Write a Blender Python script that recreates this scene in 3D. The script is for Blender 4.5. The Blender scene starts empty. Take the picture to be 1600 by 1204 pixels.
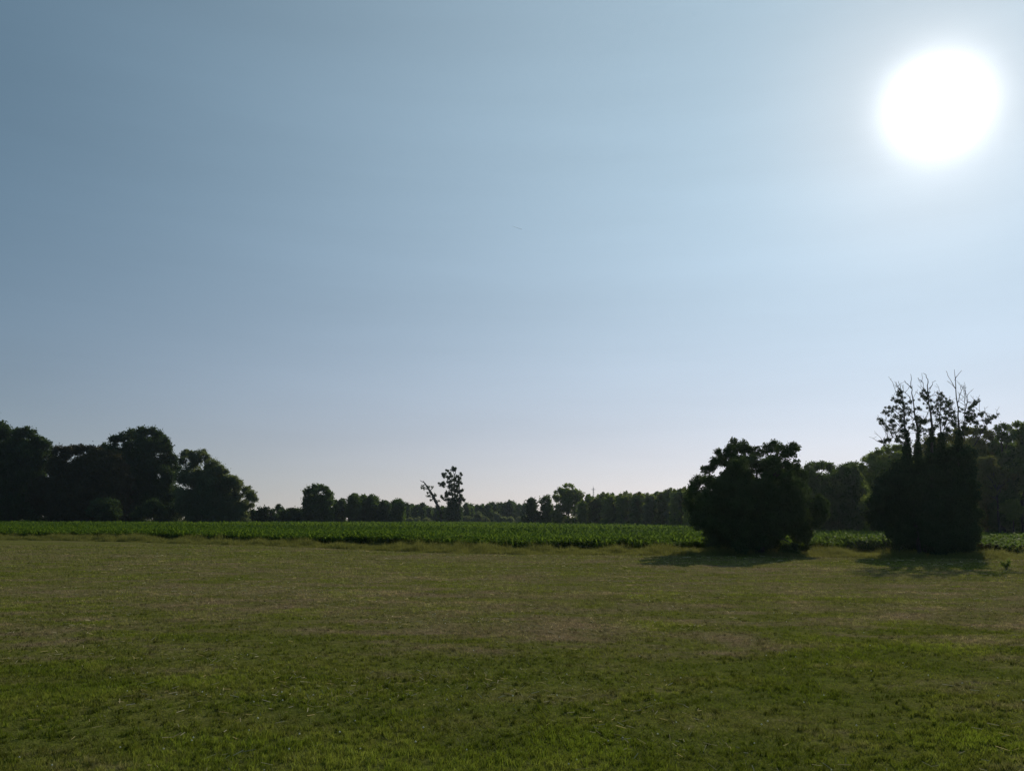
import bpy, math, random
import numpy as np
from mathutils import Vector, Matrix

# ------------------------------------------------------------------ camera
F_PX, CX, CY = 1232.0, 800.0, 602.0          # focal length in pixels of the 1600 px wide photograph
EYE = 1.75
PITCH = math.atan((811.0 - CY) / F_PX)
ROLL = 0.0035
fwd = np.array([0, math.cos(PITCH), math.sin(PITCH)])
rt0 = np.array([1.0, 0, 0]); up0 = np.cross(rt0, fwd)
rt = rt0 * math.cos(ROLL) + up0 * math.sin(ROLL)
up = up0 * math.cos(ROLL) - rt0 * math.sin(ROLL)
cam_data = bpy.data.cameras.new('camera')
cam_data.sensor_fit = 'HORIZONTAL'; cam_data.sensor_width = 36.0
cam_data.lens = 36.0 * F_PX / 1600.0
cam_data.clip_start = 0.1; cam_data.clip_end = 40000
cam = bpy.data.objects.new('camera', cam_data)
bpy.context.scene.collection.objects.link(cam)
M = Matrix(((rt[0], up[0], -fwd[0], 0), (rt[1], up[1], -fwd[1], 0), (rt[2], up[2], -fwd[2], EYE), (0, 0, 0, 1)))
cam.matrix_world = M
bpy.context.scene.camera = cam

def ray(u, v):
    d = fwd * F_PX + rt * (u - CX) - up * (v - CY)
    return d / d[1]
def at(u, v, Y):
    d = ray(u, v)
    return np.array([0, 0, EYE]) + d * Y
def on_ground(u, v, z=0.0):
    d = ray(u, v)
    return np.array([0, 0, EYE]) + d * ((z - EYE) / d[2])

# ------------------------------------------------------------------ sky and sun
sd = ray(1465, 165); sd = sd / np.linalg.norm(sd)
SUN_EL = math.asin(sd[2]); SUN_AZ = math.atan2(sd[0], sd[1])
w = bpy.data.worlds.new('World'); bpy.context.scene.world = w; w.use_nodes = True
nt = w.node_tree; N = nt.nodes; L = nt.links
for n in list(N): N.remove(n)
def mathn(nt, op, a, b=None, clamp=False):
    n = nt.nodes.new('ShaderNodeMath'); n.operation = op; n.use_clamp = clamp
    for i, x in enumerate((a, b)):
        if x is None: continue
        if isinstance(x, (int, float)): n.inputs[i].default_value = x
        else: nt.links.new(x, n.inputs[i])
    return n.outputs[0]
sky = N.new('ShaderNodeTexSky'); sky.sky_type = 'NISHITA'; sky.sun_disc = False
sky.sun_elevation = SUN_EL; sky.sun_rotation = SUN_AZ
sky.air_density = 1.0; sky.dust_density = 0.0; sky.ozone_density = 1.0; sky.altitude = 0
SKY_STRENGTH = 0.07
bg = N.new('ShaderNodeBackground'); bg.inputs['Strength'].default_value = SKY_STRENGTH
tc = N.new('ShaderNodeTexCoord')
dot = N.new('ShaderNodeVectorMath'); dot.operation = 'DOT_PRODUCT'
L.new(tc.outputs['Generated'], dot.inputs[0]); dot.inputs[1].default_value = tuple(sd)
x = mathn(nt, 'SUBTRACT', 1.0, dot.outputs['Value'])
def vmath(op, a, b):
    n = N.new('ShaderNodeVectorMath'); n.operation = op
    for i, q in enumerate((a, b)):
        if isinstance(q, tuple): n.inputs[i].default_value = q
        elif q is not None: L.new(q, n.inputs[i])
    return n
# glow added to the sky by angle: haze scattering plus lens bloom round the sun
gm = N.new('ShaderNodeGamma'); gm.inputs['Gamma'].default_value = 0.8      # thin haze flattens the clear-sky gradient
L.new(sky.outputs['Color'], gm.inputs['Color'])
hs = N.new('ShaderNodeHueSaturation'); hs.inputs['Saturation'].default_value = 0.7
L.new(gm.outputs[0], hs.inputs['Color'])
acc = vmath('MULTIPLY', hs.outputs[0], (0.25, 0.83, 1.03)).outputs[0]
sepz = N.new('ShaderNodeSeparateXYZ'); L.new(tc.outputs['Generated'], sepz.inputs[0])
zup = mathn(nt, 'ADD', mathn(nt, 'MAXIMUM', sepz.outputs[2], 0.0), mathn(nt, 'MULTIPLY', x, 0.225))
for col, width, var in (((1.8, 1.75, 1.7), 0.00082, x), ((0.25, 0.17, 0.11), 0.010, x), ((0.355, 0.420, 0.440), 0.28, x), ((0.52, 0.055, 0.0), 0.16, zup), ((0.16, 0.0, 0.0), 0.06, zup), ((0.028, 0.006, 0.006), 1.2, x)):
    e = mathn(nt, 'EXPONENT', mathn(nt, 'DIVIDE', var, -width))
    sc_ = N.new('ShaderNodeVectorMath'); sc_.operation = 'SCALE'
    sc_.inputs[0].default_value = tuple(c / SKY_STRENGTH for c in col); L.new(e, sc_.inputs['Scale'])
    acc = vmath('ADD', acc, sc_.outputs[0]).outputs[0]
# very thin uneven high cloud
mpc = N.new('ShaderNodeMapping'); mpc.inputs['Scale'].default_value = (1.0, 1.6, 9.0); mpc.inputs['Rotation'].default_value = (0.05, -0.16, 0.3)
L.new(tc.outputs['Generated'], mpc.inputs[0])
nzc = N.new('ShaderNodeTexNoise'); nzc.inputs['Scale'].default_value = 1.5; nzc.inputs['Detail'].default_value = 5; nzc.inputs['Roughness'].default_value = 0.5
L.new(mpc.outputs[0], nzc.inputs['Vector'])
mrc = N.new('ShaderNodeMapRange'); mrc.inputs['From Min'].default_value = 0.3; mrc.inputs['From Max'].default_value = 0.75
mrc.inputs['To Min'].default_value = 0.965; mrc.inputs['To Max'].default_value = 1.055; L.new(nzc.outputs['Fac'], mrc.inputs['Value'])
mulc = N.new('ShaderNodeVectorMath'); mulc.operation = 'SCALE'; L.new(acc, mulc.inputs[0]); L.new(mrc.outputs[0], mulc.inputs['Scale'])
L.new(mulc.outputs[0], bg.inputs['Color'])
wo = N.new('ShaderNodeOutputWorld'); L.new(bg.outputs[0], wo.inputs['Surface'])

sun_data = bpy.data.lights.new('sun', 'SUN'); sun_data.energy = 3.2; sun_data.angle = math.radians(0.53)
sun_data.color = (1.0, 0.90, 0.74)
sun = bpy.data.objects.new('sun', sun_data); bpy.context.scene.collection.objects.link(sun)
sun.rotation_euler = Vector(tuple(sd)).to_track_quat('Z', 'Y').to_euler()
sun.location = (20, 30, 60)

sc = bpy.context.scene
sc.view_settings.view_transform = 'Standard'; sc.view_settings.look = 'None'
sc.view_settings.gamma = 1.0; sc.view_settings.use_curve_mapping = False
sc.view_settings.exposure = 0.0
sc.render.engine = 'CYCLES'
sc.cycles.max_bounces = 5; sc.cycles.diffuse_bounces = 3; sc.cycles.glossy_bounces = 2
sc.cycles.transmission_bounces = 3; sc.cycles.transparent_max_bounces = 8; sc.cycles.volume_bounces = 0
sc.cycles.use_denoising = True; sc.cycles.denoiser = 'OPENIMAGEDENOISE'
sc.cycles.denoising_input_passes = 'RGB_ALBEDO_NORMAL'; sc.cycles.denoising_prefilter = 'NONE'
C = sc.collection

# ------------------------------------------------------------------ helpers
def tag(o, label=None, cat=None, group=None, kind=None):
    if label: o['label'] = label
    if cat: o['category'] = cat
    if group: o['group'] = group
    if kind: o['kind'] = kind
    return o
def empty(name, loc, label, cat, group=None):
    o = bpy.data.objects.new(name, None); C.objects.link(o); o.location = loc
    o.empty_display_size = 0.3
    return tag(o, label, cat, group)
def mesh_np(name, verts, faces, mat, parent=None, attr=None, smooth=False, origin=None):
    """verts (n,3); faces (m,k) all of one size; attr = per-vertex float 'v'"""
    verts = np.asarray(verts, dtype=np.float32)
    if origin is not None: verts = verts - np.asarray(origin, dtype=np.float32)
    faces = np.asarray(faces, dtype=np.int32); k = faces.shape[1]
    me = bpy.data.meshes.new(name)
    me.vertices.add(len(verts)); me.vertices.foreach_set('co', verts.ravel())
    me.loops.add(faces.size); me.loops.foreach_set('vertex_index', faces.ravel())
    me.polygons.add(len(faces))
    me.polygons.foreach_set('loop_start', np.arange(0, faces.size, k, dtype=np.int32))
    me.update(calc_edges=True)
    if smooth: me.polygons.foreach_set('use_smooth', np.ones(len(faces), dtype=bool))
    if attr is not None:
        a = me.attributes.new('v', 'FLOAT', 'POINT'); a.data.foreach_set('value', np.asarray(attr, dtype=np.float32))
    me.materials.append(mat)
    o = bpy.data.objects.new(name, me); C.objects.link(o)
    if parent is not None: o.parent = parent
    elif origin is not None: o.location = tuple(origin)
    return o
def vnoise(x, y, scale, seed=0):
    """smooth value noise 0..1"""
    rs = np.random.RandomState(seed); T = rs.rand(256, 256)
    x = np.asarray(x) / scale + 1000.3; y = np.asarray(y) / scale + 1000.7
    xi = np.floor(x).astype(int); yi = np.floor(y).astype(int)
    fx = x - xi; fy = y - yi; fx = fx * fx * (3 - 2 * fx); fy = fy * fy * (3 - 2 * fy)
    g = lambda a, b: T[a % 256, b % 256]
    return (g(xi, yi) * (1 - fx) + g(xi + 1, yi) * fx) * (1 - fy) + (g(xi, yi + 1) * (1 - fx) + g(xi + 1, yi + 1) * fx) * fy

# ------------------------------------------------------------------ materials
def new_mat(name):
    m = bpy.data.materials.new(name); m.use_nodes = True
    for n in list(m.node_tree.nodes): m.node_tree.nodes.remove(n)
    return m
def ramp(nt, fac, stops):
    r = nt.nodes.new('ShaderNodeValToRGB'); e = r.color_ramp.elements
    e[0].position = stops[0][0]; e[0].color = (*stops[0][1], 1)
    e[1].position = stops[-1][0]; e[1].color = (*stops[-1][1], 1)
    for p, c in stops[1:-1]:
        q = e.new(p); q.color = (*c, 1)
    nt.links.new(fac, r.inputs['Fac']); return r.outputs['Color']
def leaf_mat(name, dark, light, trans=0.35, tcol=None, rough=0.55, spec=0.3):
    m = new_mat(name); nt = m.node_tree; N = nt.nodes; L = nt.links
    at_ = N.new('ShaderNodeAttribute'); at_.attribute_name = 'v'
    col = ramp(nt, at_.outputs['Fac'], [(0.0, dark), (1.0, light)])
    df = N.new('ShaderNodeBsdfDiffuse'); L.new(col, df.inputs['Color'])
    gl = N.new('ShaderNodeBsdfGlossy'); gl.inputs['Roughness'].default_value = rough; gl.inputs['Color'].default_value = (0.9, 0.95, 0.8, 1)
    p = N.new('ShaderNodeMixShader'); p.inputs[0].default_value = spec * 0.05
    L.new(df.outputs[0], p.inputs[1]); L.new(gl.outputs[0], p.inputs[2])
    t = N.new('ShaderNodeBsdfTranslucent')
    tc = tuple(min(1, c * f) for c, f in zip(light, (1.6, 1.5, 0.8))) if tcol is None else tcol
    mixc = N.new('ShaderNodeMix'); mixc.data_type = 'RGBA'; mixc.inputs[0].default_value = 0.6
    L.new(col, mixc.inputs[6]); mixc.inputs[7].default_value = (*tc, 1)
    L.new(mixc.outputs[2], t.inputs['Color'])
    mx = N.new('ShaderNodeMixShader'); mx.inputs[0].default_value = trans
    L.new(p.outputs[0], mx.inputs[1]); L.new(t.outputs[0], mx.inputs[2])
    o = N.new('ShaderNodeOutputMaterial'); L.new(mx.outputs[0], o.inputs['Surface'])
    return m
def bark_mat(name, c1, c2):
    m = new_mat(name); nt = m.node_tree; N = nt.nodes; L = nt.links
    tc = N.new('ShaderNodeTexCoord'); mp = N.new('ShaderNodeMapping'); mp.inputs['Scale'].default_value = (6, 6, 1.2)
    L.new(tc.outputs['Object'], mp.inputs[0])
    n = N.new('ShaderNodeTexNoise'); n.inputs['Scale'].default_value = 4; n.inputs['Detail'].default_value = 6
    L.new(mp.outputs[0], n.inputs['Vector'])
    p = N.new('ShaderNodeBsdfPrincipled'); L.new(ramp(nt, n.outputs['Fac'], [(0.3, c1), (0.7, c2)]), p.inputs['Base Color'])
    p.inputs['Roughness'].default_value = 0.9
    b = N.new('ShaderNodeBump'); b.inputs['Strength'].default_value = 0.6; b.inputs['Distance'].default_value = 0.03
    L.new(n.outputs['Fac'], b.inputs['Height']); L.new(b.outputs[0], p.inputs['Normal'])
    o = N.new('ShaderNodeOutputMaterial'); L.new(p.outputs[0], o.inputs['Surface'])
    return m
LF = {
    'dark': leaf_mat('leaf_dark_green', (0.022, 0.042, 0.016), (0.060, 0.098, 0.034), 0.36),
    'brown': leaf_mat('leaf_brown_green', (0.032, 0.034, 0.016), (0.075, 0.066, 0.030), 0.25),
    'mid': leaf_mat('leaf_mid_green', (0.028, 0.055, 0.016), (0.085, 0.140, 0.036), 0.48),
    'light': leaf_mat('leaf_light_green', (0.050, 0.090, 0.024), (0.170, 0.230, 0.060), 0.55),
    'grey': leaf_mat('leaf_grey_green', (0.050, 0.075, 0.040), (0.150, 0.185, 0.095), 0.48),
    'ivy': leaf_mat('leaf_ivy', (0.015, 0.032, 0.015), (0.044, 0.074, 0.030), 0.26, rough=0.4),
    'olive': leaf_mat('leaf_olive', (0.042, 0.058, 0.018), (0.125, 0.142, 0.042), 0.50),
}
BARK = bark_mat('bark', (0.025, 0.020, 0.016), (0.07, 0.058, 0.045))
BARK_PALE = bark_mat('bark_pale', (0.10, 0.09, 0.075), (0.24, 0.21, 0.18))

# colour shared by the turf and its blades: green where lush, straw where dry (world position noise)
def turf_group():
    g = bpy.data.node_groups.new('turf_colour', 'ShaderNodeTree')
    g.interface.new_socket('Colour', in_out='OUTPUT', socket_type='NodeSocketColor')
    g.interface.new_socket('Dry', in_out='OUTPUT', socket_type='NodeSocketFloat')
    N = g.nodes; L = g.links
    geo = N.new('ShaderNodeNewGeometry')
    sep = N.new('ShaderNodeSeparateXYZ'); L.new(geo.outputs['Position'], sep.inputs[0])
    flat = N.new('ShaderNodeCombineXYZ'); L.new(sep.outputs[0], flat.inputs[0]); L.new(sep.outputs[1], flat.inputs[1])
    def noise(scale, detail, rough=0.55, stretch=(1, 1, 1), off=0):
        mp = N.new('ShaderNodeMapping'); mp.inputs['Scale'].default_value = stretch
        mp.inputs['Location'].default_value = (off, off * 1.7, 0); mp.inputs['Rotation'].default_value = (0, 0, 0.12)
        L.new(flat.outputs[0], mp.inputs[0])
        n = N.new('ShaderNodeTexNoise'); n.inputs['Scale'].default_value = scale
        n.inputs['Detail'].default_value = detail; n.inputs['Roughness'].default_value = rough
        L.new(mp.outputs[0], n.inputs['Vector']); return n.outputs['Fac']
    big = noise(0.16, 3, 0.6, (0.6, 1.0, 1), 3.1)
    med = noise(0.9, 4, 0.6, (0.7, 1.3, 1), 11.0)
    fine = noise(7.0, 3, 0.6, (1, 1, 1), 5.0)
    # the strip 11-22 m out was cut shorter and is drier
    y = sep.outputs[1]
    cv = g.nodes.new('ShaderNodeFloatCurve')
    pts = [(0.0, 0.16), (0.08, 0.22), (0.11, 0.36), (0.145, 0.62), (0.18, 0.60), (0.25, 0.56), (0.40, 0.51), (0.60, 0.47), (1.0, 0.47)]
    c = cv.mapping.curves[0]
    c.points[0].location = pts[0]; c.points[1].location = pts[-1]
    for p in pts[1:-1]: c.points.new(*p)
    cv.mapping.update()
    yy = mathn(g, 'DIVIDE', mathn(g, 'ADD', y, mathn(g, 'ADD', mathn(g, 'MULTIPLY', mathn(g, 'SUBTRACT', big, 0.5), 14.0), mathn(g, 'MULTIPLY', mathn(g, 'SUBTRACT', med, 0.5), 7.0))), 100.0, True)
    L.new(yy, cv.inputs['Value'])
    dry = mathn(g, 'ADD', cv.outputs[0], mathn(g, 'MULTIPLY', mathn(g, 'SUBTRACT', big, 0.5), 1.2))
    dry = mathn(g, 'ADD', dry, mathn(g, 'MULTIPLY', mathn(g, 'SUBTRACT', med, 0.5), 2.0))
    dry = mathn(g, 'ADD', dry, mathn(g, 'MULTIPLY', mathn(g, 'SUBTRACT', fine, 0.5), 0.8), True)
    col = ramp(g, dry, [(0.0, (0.118, 0.150, 0.014)), (0.35, (0.158, 0.175, 0.026)), (0.6, (0.190, 0.180, 0.060)), (1.0, (0.270, 0.205, 0.115))])
    o = N.new('NodeGroupOutput'); L.new(col, o.inputs['Colour']); L.new(dry, o.inputs['Dry'])
    return g
TURF = turf_group()
def mat_ground():
    m = new_mat('meadow_turf'); nt = m.node_tree; N = nt.nodes; L = nt.links
    g = N.new('ShaderNodeGroup'); g.node_tree = TURF
    geo = N.new('ShaderNodeNewGeometry')
    n1 = N.new('ShaderNodeTexNoise'); n1.inputs['Scale'].default_value = 5.5; n1.inputs['Detail'].default_value = 8; n1.inputs['Roughness'].default_value = 0.7
    n2 = N.new('ShaderNodeTexNoise'); n2.inputs['Scale'].default_value = 28; n2.inputs['Detail'].default_value = 4; n2.inputs['Roughness'].default_value = 0.7
    L.new(geo.outputs['Position'], n1.inputs['Vector']); L.new(geo.outputs['Position'], n2.inputs['Vector'])
    s = mathn(nt, 'ADD', mathn(nt, 'MULTIPLY', n1.outputs['Fac'], 0.6), mathn(nt, 'MULTIPLY', n2.outputs['Fac'], 0.5))
    th = N.new('ShaderNodeMix'); th.data_type = 'RGBA'; th.inputs[0].default_value = 0.30
    L.new(g.outputs['Colour'], th.inputs[6]); th.inputs[7].default_value = (0.125, 0.100, 0.066, 1)
    f = N.new('ShaderNodeMapRange'); f.inputs['From Min'].default_value = 0.38; f.inputs['From Max'].default_value = 0.72
    f.inputs['To Min'].default_value = 0.30; f.inputs['To Max'].default_value = 1.30; L.new(s, f.inputs['Value'])
    sc_ = N.new('ShaderNodeVectorMath'); sc_.operation = 'SCALE'; L.new(th.outputs[2], sc_.inputs[0]); L.new(f.outputs[0], sc_.inputs['Scale'])
    p = N.new('ShaderNodeBsdfPrincipled'); L.new(sc_.outputs[0], p.inputs['Base Color'])
    p.inputs['Roughness'].default_value = 1.0; p.inputs['Specular IOR Level'].default_value = 0.0
    b = N.new('ShaderNodeBump'); b.inputs['Strength'].default_value = 0.9; b.inputs['Distance'].default_value = 0.05
    L.new(s, b.inputs['Height']); L.new(b.outputs[0], p.inputs['Normal'])
    o = N.new('ShaderNodeOutputMaterial'); L.new(p.outputs[0], o.inputs['Surface'])
    return m
def mat_blades():
    m = new_mat('grass_blades'); nt = m.node_tree; N = nt.nodes; L = nt.links
    g = N.new('ShaderNodeGroup'); g.node_tree = TURF
    a = N.new('ShaderNodeAttribute'); a.attribute_name = 'v'
    f = N.new('ShaderNodeMapRange'); f.inputs['To Min'].default_value = 0.32; f.inputs['To Max'].default_value = 1.95; L.new(a.outputs['Fac'], f.inputs['Value'])
    s = N.new('ShaderNodeVectorMath'); s.operation = 'SCALE'; L.new(g.outputs['Colour'], s.inputs[0]); L.new(f.outputs[0], s.inputs['Scale'])
    p = N.new('ShaderNodeBsdfPrincipled'); L.new(s.outputs[0], p.inputs['Base Color']); p.inputs['Roughness'].default_value = 0.6
    p.inputs['Specular IOR Level'].default_value = 0.1
    t = N.new('ShaderNodeBsdfTranslucent'); L.new(s.outputs[0], t.inputs['Color'])
    mx = N.new('ShaderNodeMixShader'); mx.inputs[0].default_value = 0.50
    L.new(p.outputs[0], mx.inputs[1]); L.new(t.outputs[0], mx.inputs[2])
    o = N.new('ShaderNodeOutputMaterial'); L.new(mx.outputs[0], o.inputs['Surface'])
    return m

# ------------------------------------------------------------------ the lie of the land
BND = [(-260, 833), (-100, 839), (0, 843), (200, 846.5), (400, 852), (550, 858.5), (700, 863.5), (850, 866.5), (1000, 867.5), (1150, 868.5), (1300, 870), (1450, 872), (1600, 874), (1800, 877)]
bpts = np.array([on_ground(u, v)[:2] for u, v in BND]); bpts = bpts[np.argsort(bpts[:, 0])]
def yB(x): return np.interp(x, bpts[:, 0], bpts[:, 1])           # where the mown meadow ends
def yC(x): return yB(x) + 4.2 + 0.5 * (vnoise(x, 0 * np.asarray(x), 6.0, 5) - 0.5)   # first row of maize
FAR = [(-400, 205), (0, 200), (380, 208), (640, 232), (700, 262), (820, 205), (860, 182), (960, 165), (1060, 128), (1130, 104), (1290, 73), (1600, 66), (2000, 60)]
fu = np.array([p[0] for p in FAR]); fY = np.array([p[1] for p in FAR])
def gz(x, y):
    x = np.asarray(x, float); y = np.asarray(y, float)
    return 0.05 * (vnoise(x, y, 9.0, 3) - 0.5) * np.clip((y - 3) / 10, 0, 1) * np.clip((400 - np.abs(y)) / 100, 0, 1)
def gz1(x, y): return float(gz(np.array([x]), np.array([y]))[0])

# ground: one sheet to the horizon, finer near the camera
xs = np.concatenate([[-1500, -900, -500, -300], np.arange(-200, 201, 2.0), [300, 500, 900, 1500]])
ys = np.concatenate([[-1500, -700, -200, -50], np.arange(-10, 80, 1.0), np.arange(80, 300, 6.0), [400, 600, 900, 1500]])
X, Yg = np.meshgrid(xs, ys)
V = np.stack([X.ravel(), Yg.ravel(), gz(X.ravel(), Yg.ravel())], 1)
nx, ny = len(xs), len(ys)
i = (np.arange(ny - 1)[:, None] * nx + np.arange(nx - 1)[None]).ravel()
tag(mesh_np('meadow_ground', V, np.stack([i, i + 1, i + nx + 1, i + nx], 1), mat_ground(), smooth=True), kind='structure')

# maize field soil, a sheet just above the ground
msoil = new_mat('field_soil_brown'); nt = msoil.node_tree
n = nt.nodes.new('ShaderNodeTexNoise'); n.inputs['Scale'].default_value = 3.0; n.inputs['Detail'].default_value = 6
p = nt.nodes.new('ShaderNodeBsdfPrincipled'); nt.links.new(ramp(nt, n.outputs['Fac'], [(0.3, (0.07, 0.05, 0.035)), (0.7, (0.14, 0.10, 0.07))]), p.inputs['Base Color'])
p.inputs['Roughness'].default_value = 0.95
o = nt.nodes.new('ShaderNodeOutputMaterial'); nt.links.new(p.outputs[0], o.inputs['Surface'])
us = np.linspace(-300, 1900, 111); rows = 24; V = []
for u in us:
    d = ray(u, 811 + (u - 800) * 0.0035)
    # near end: where the ray meets the first maize row
    Yn = 40.0
    for _ in range(30): Yn = 0.5 * Yn + 0.5 * float(yC(np.array([d[0] * Yn]))[0])
    Yf = float(np.interp(u, fu, fY)) + 6
    for k in range(rows):
        t = (k / (rows - 1)) ** 1.6; Y = (Yn - 0.6) * (1 - t) + Yf * t
        V.append((d[0] * Y, Y, gz1(d[0] * Y, Y) + 0.03))
i = (np.arange(len(us) - 1)[:, None] * rows + np.arange(rows - 1)[None]).ravel()
tag(mesh_np('field_soil', V, np.stack([i, i + rows, i + rows + 1, i + 1], 1), msoil), kind='structure')

# ------------------------------------------------------------------ grass on the meadow
def blades(x, y, h, wd, lean, rs, z0=None):
    n = len(x); ang = rs.rand(n) * 2 * np.pi; la = rs.rand(n) * 2 * np.pi
    z = gz(x, y) if z0 is None else z0
    cx, sx = np.cos(ang) * wd * 0.5, np.sin(ang) * wd * 0.5
    lx, ly = np.cos(la) * lean * h, np.sin(la) * lean * h
    b0 = np.stack([x - cx, y - sx, z], 1); b1 = np.stack([x + cx, y + sx, z], 1)
    m0 = np.stack([x - cx * .8 + lx * .35, y - sx * .8 + ly * .35, z + h * .6], 1)
    m1 = np.stack([x + cx * .8 + lx * .35, y + sx * .8 + ly * .35, z + h * .6], 1)
    t = np.stack([x + lx, y + ly, z + h], 1)
    V = np.stack([b0, b1, m1, m0, t], 1).reshape(-1, 3)
    k = np.arange(n) * 5
    F = np.concatenate([np.stack([k, k + 1, k + 2], 1), np.stack([k, k + 2, k + 3], 1), np.stack([k + 3, k + 2, k + 4], 1)])
    return V, F
rs = np.random.RandomState(7)
GB = mat_blades()
def tris(x, y, h, wd, lean, rs):
    n = len(x); ang = rs.rand(n) * 2 * np.pi; la = rs.rand(n) * 2 * np.pi; z = gz(x, y)
    cx, sx = np.cos(ang) * wd * 0.5, np.sin(ang) * wd * 0.5
    V = np.stack([np.stack([x - cx, y - sx, z], 1), np.stack([x + cx, y + sx, z], 1),
                  np.stack([x + np.cos(la) * lean * h, y + np.sin(la) * lean * h, z + h], 1)], 1).reshape(-1, 3)
    return V, (np.arange(n) * 3)[:, None] + np.arange(3)[None]
def wedge(n, r0, r1, pw=1.0):
    r = r0 * (r1 / r0) ** (rs.rand(n) ** pw); th = (rs.rand(n) * 2 - 1) * math.radians(40)
    return r * np.sin(th), r * np.cos(th), r
VV, FF, AA, off = [], [], [], 0
def push(V, F, a, k):
    global off
    VV.append(V); FF.append(F + off); AA.append(np.repeat(a, k)); off += len(V)
# thin short cover everywhere
gx, gy, r = wedge(330000, 3.2, 60)
k_ = (gy < yB(gx) - .1) & (rs.rand(len(gx)) < 0.25 + 0.9 * vnoise(gx, gy, 0.7, 24)); gx, gy, r = gx[k_], gy[k_], r[k_]
n = len(gx)
V, F_ = tris(gx, gy, (0.012 + 0.022 * rs.rand(n)) * (1 + r / 40), 0.0045 * np.maximum(1, r / 5.0), 0.4 + 1.2 * rs.rand(n), rs)
push(V, F_, np.clip(0.05 + 0.35 * vnoise(gx, gy, 0.3, 25) + .35 * rs.rand(n), 0, 1), 3)
# tufts, each with its own size, height and tone
for (n_t, r0, r1, nb, tri) in ((15000, 3.2, 9.5, 24, False), (24000, 9.0, 20, 14, True), (20000, 19, 58, 8, True)):
    tx, ty, tr = wedge(n_t, r0, r1)
    pn = 0.5 * vnoise(tx, ty, 0.8, 22) + 0.5 * vnoise(tx, ty, 2.6, 23)
    k_ = (ty < yB(tx) - .2) & (rs.rand(n_t) < np.clip((pn - 0.25) * 3.0, 0.15, 1)); tx, ty, tr, pn = tx[k_], ty[k_], tr[k_], pn[k_]; m = len(tx)
    rad = (0.035 + 0.085 * rs.rand(m) ** 1.6) * np.maximum(1, tr / 12) ** .6; hh_ = (0.018 + 0.036 * rs.rand(m)) * (0.7 + .6 * pn); tone = np.clip(-0.22 + 1.15 * pn + 0.55 * (rs.rand(m) - .4), 0, 1)
    i = np.repeat(np.arange(m), nb); n = len(i); q = np.abs(rs.normal(size=n)) * .55; a_ = rs.rand(n) * 2 * np.pi
    x = tx[i] + np.cos(a_) * q * rad[i]; y = ty[i] + np.sin(a_) * q * rad[i]
    h = hh_[i] * np.clip(1.15 - .5 * q, .35, 1.2) * (0.6 + .6 * rs.rand(n)); h = h * np.where((y > 12) & (y < 23), .75, 1)
    wd = 0.0035 * np.maximum(1, np.hypot(x, y) / 5.5) * (0.8 + .5 * rs.rand(n))
    v_ = np.clip(tone[i] + .3 * (rs.rand(n) - .5), 0, 1)
    if tri: V, F_ = tris(x, y, h, wd * 1.2, 0.2 + 0.7 * rs.rand(n), rs); push(V, F_, v_, 3)
    else: V, F_ = blades(x, y, h, wd, 0.2 + 0.7 * rs.rand(n), rs); push(V, F_, v_, 5)
tag(mesh_np('meadow_grass', np.concatenate(VV), np.concatenate(FF), GB, attr=np.concatenate(AA)), 'short mown green and straw-coloured grass covering the meadow in front', 'grass', kind='stuff')

# pale clippings lying on the turf
ms = leaf_mat('straw', (0.20, 0.17, 0.09), (0.50, 0.44, 0.30), 0.3, spec=0.0)
n = 16000
r = 4 * (45 / 4) ** rs.rand(n); th = (rs.rand(n) * 2 - 1) * math.radians(40); cx_, cy_ = r * np.sin(th), r * np.cos(th)
k_ = (rs.rand(n) < np.clip(vnoise(cx_, cy_, 1.6, 31) * 2 - 0.9, 0.02, 1)) & (cy_ < yB(cx_) - .2)
cx_, cy_, r = cx_[k_], cy_[k_], r[k_]; n = len(cx_)
a = rs.rand(n) * 2 * np.pi; ln = (0.03 + 0.07 * rs.rand(n)) * np.maximum(1, r / 14); wd = 0.0028 * np.maximum(1, r / 10)
zz = gz(cx_, cy_) + 0.02 + 0.03 * rs.rand(n); dz = (rs.rand(n) - .5) * 0.03
P0 = np.stack([cx_ - np.cos(a) * ln / 2, cy_ - np.sin(a) * ln / 2, zz - dz], 1); P1 = np.stack([cx_ + np.cos(a) * ln / 2, cy_ + np.sin(a) * ln / 2, zz + dz], 1)
sd_ = np.stack([-np.sin(a) * wd, np.cos(a) * wd, rs.rand(n) * wd], 1)
V = np.stack([P0 - sd_, P1 - sd_, P1 + sd_, P0 + sd_], 1).reshape(-1, 3); k = np.arange(n) * 4
tag(mesh_np('grass_clippings', V, np.stack([k, k + 1, k + 2, k + 3], 1), ms, attr=np.repeat(rs.rand(n), 4)), 'pale dry grass clippings scattered over the mown meadow', 'clippings', kind='stuff')

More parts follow.
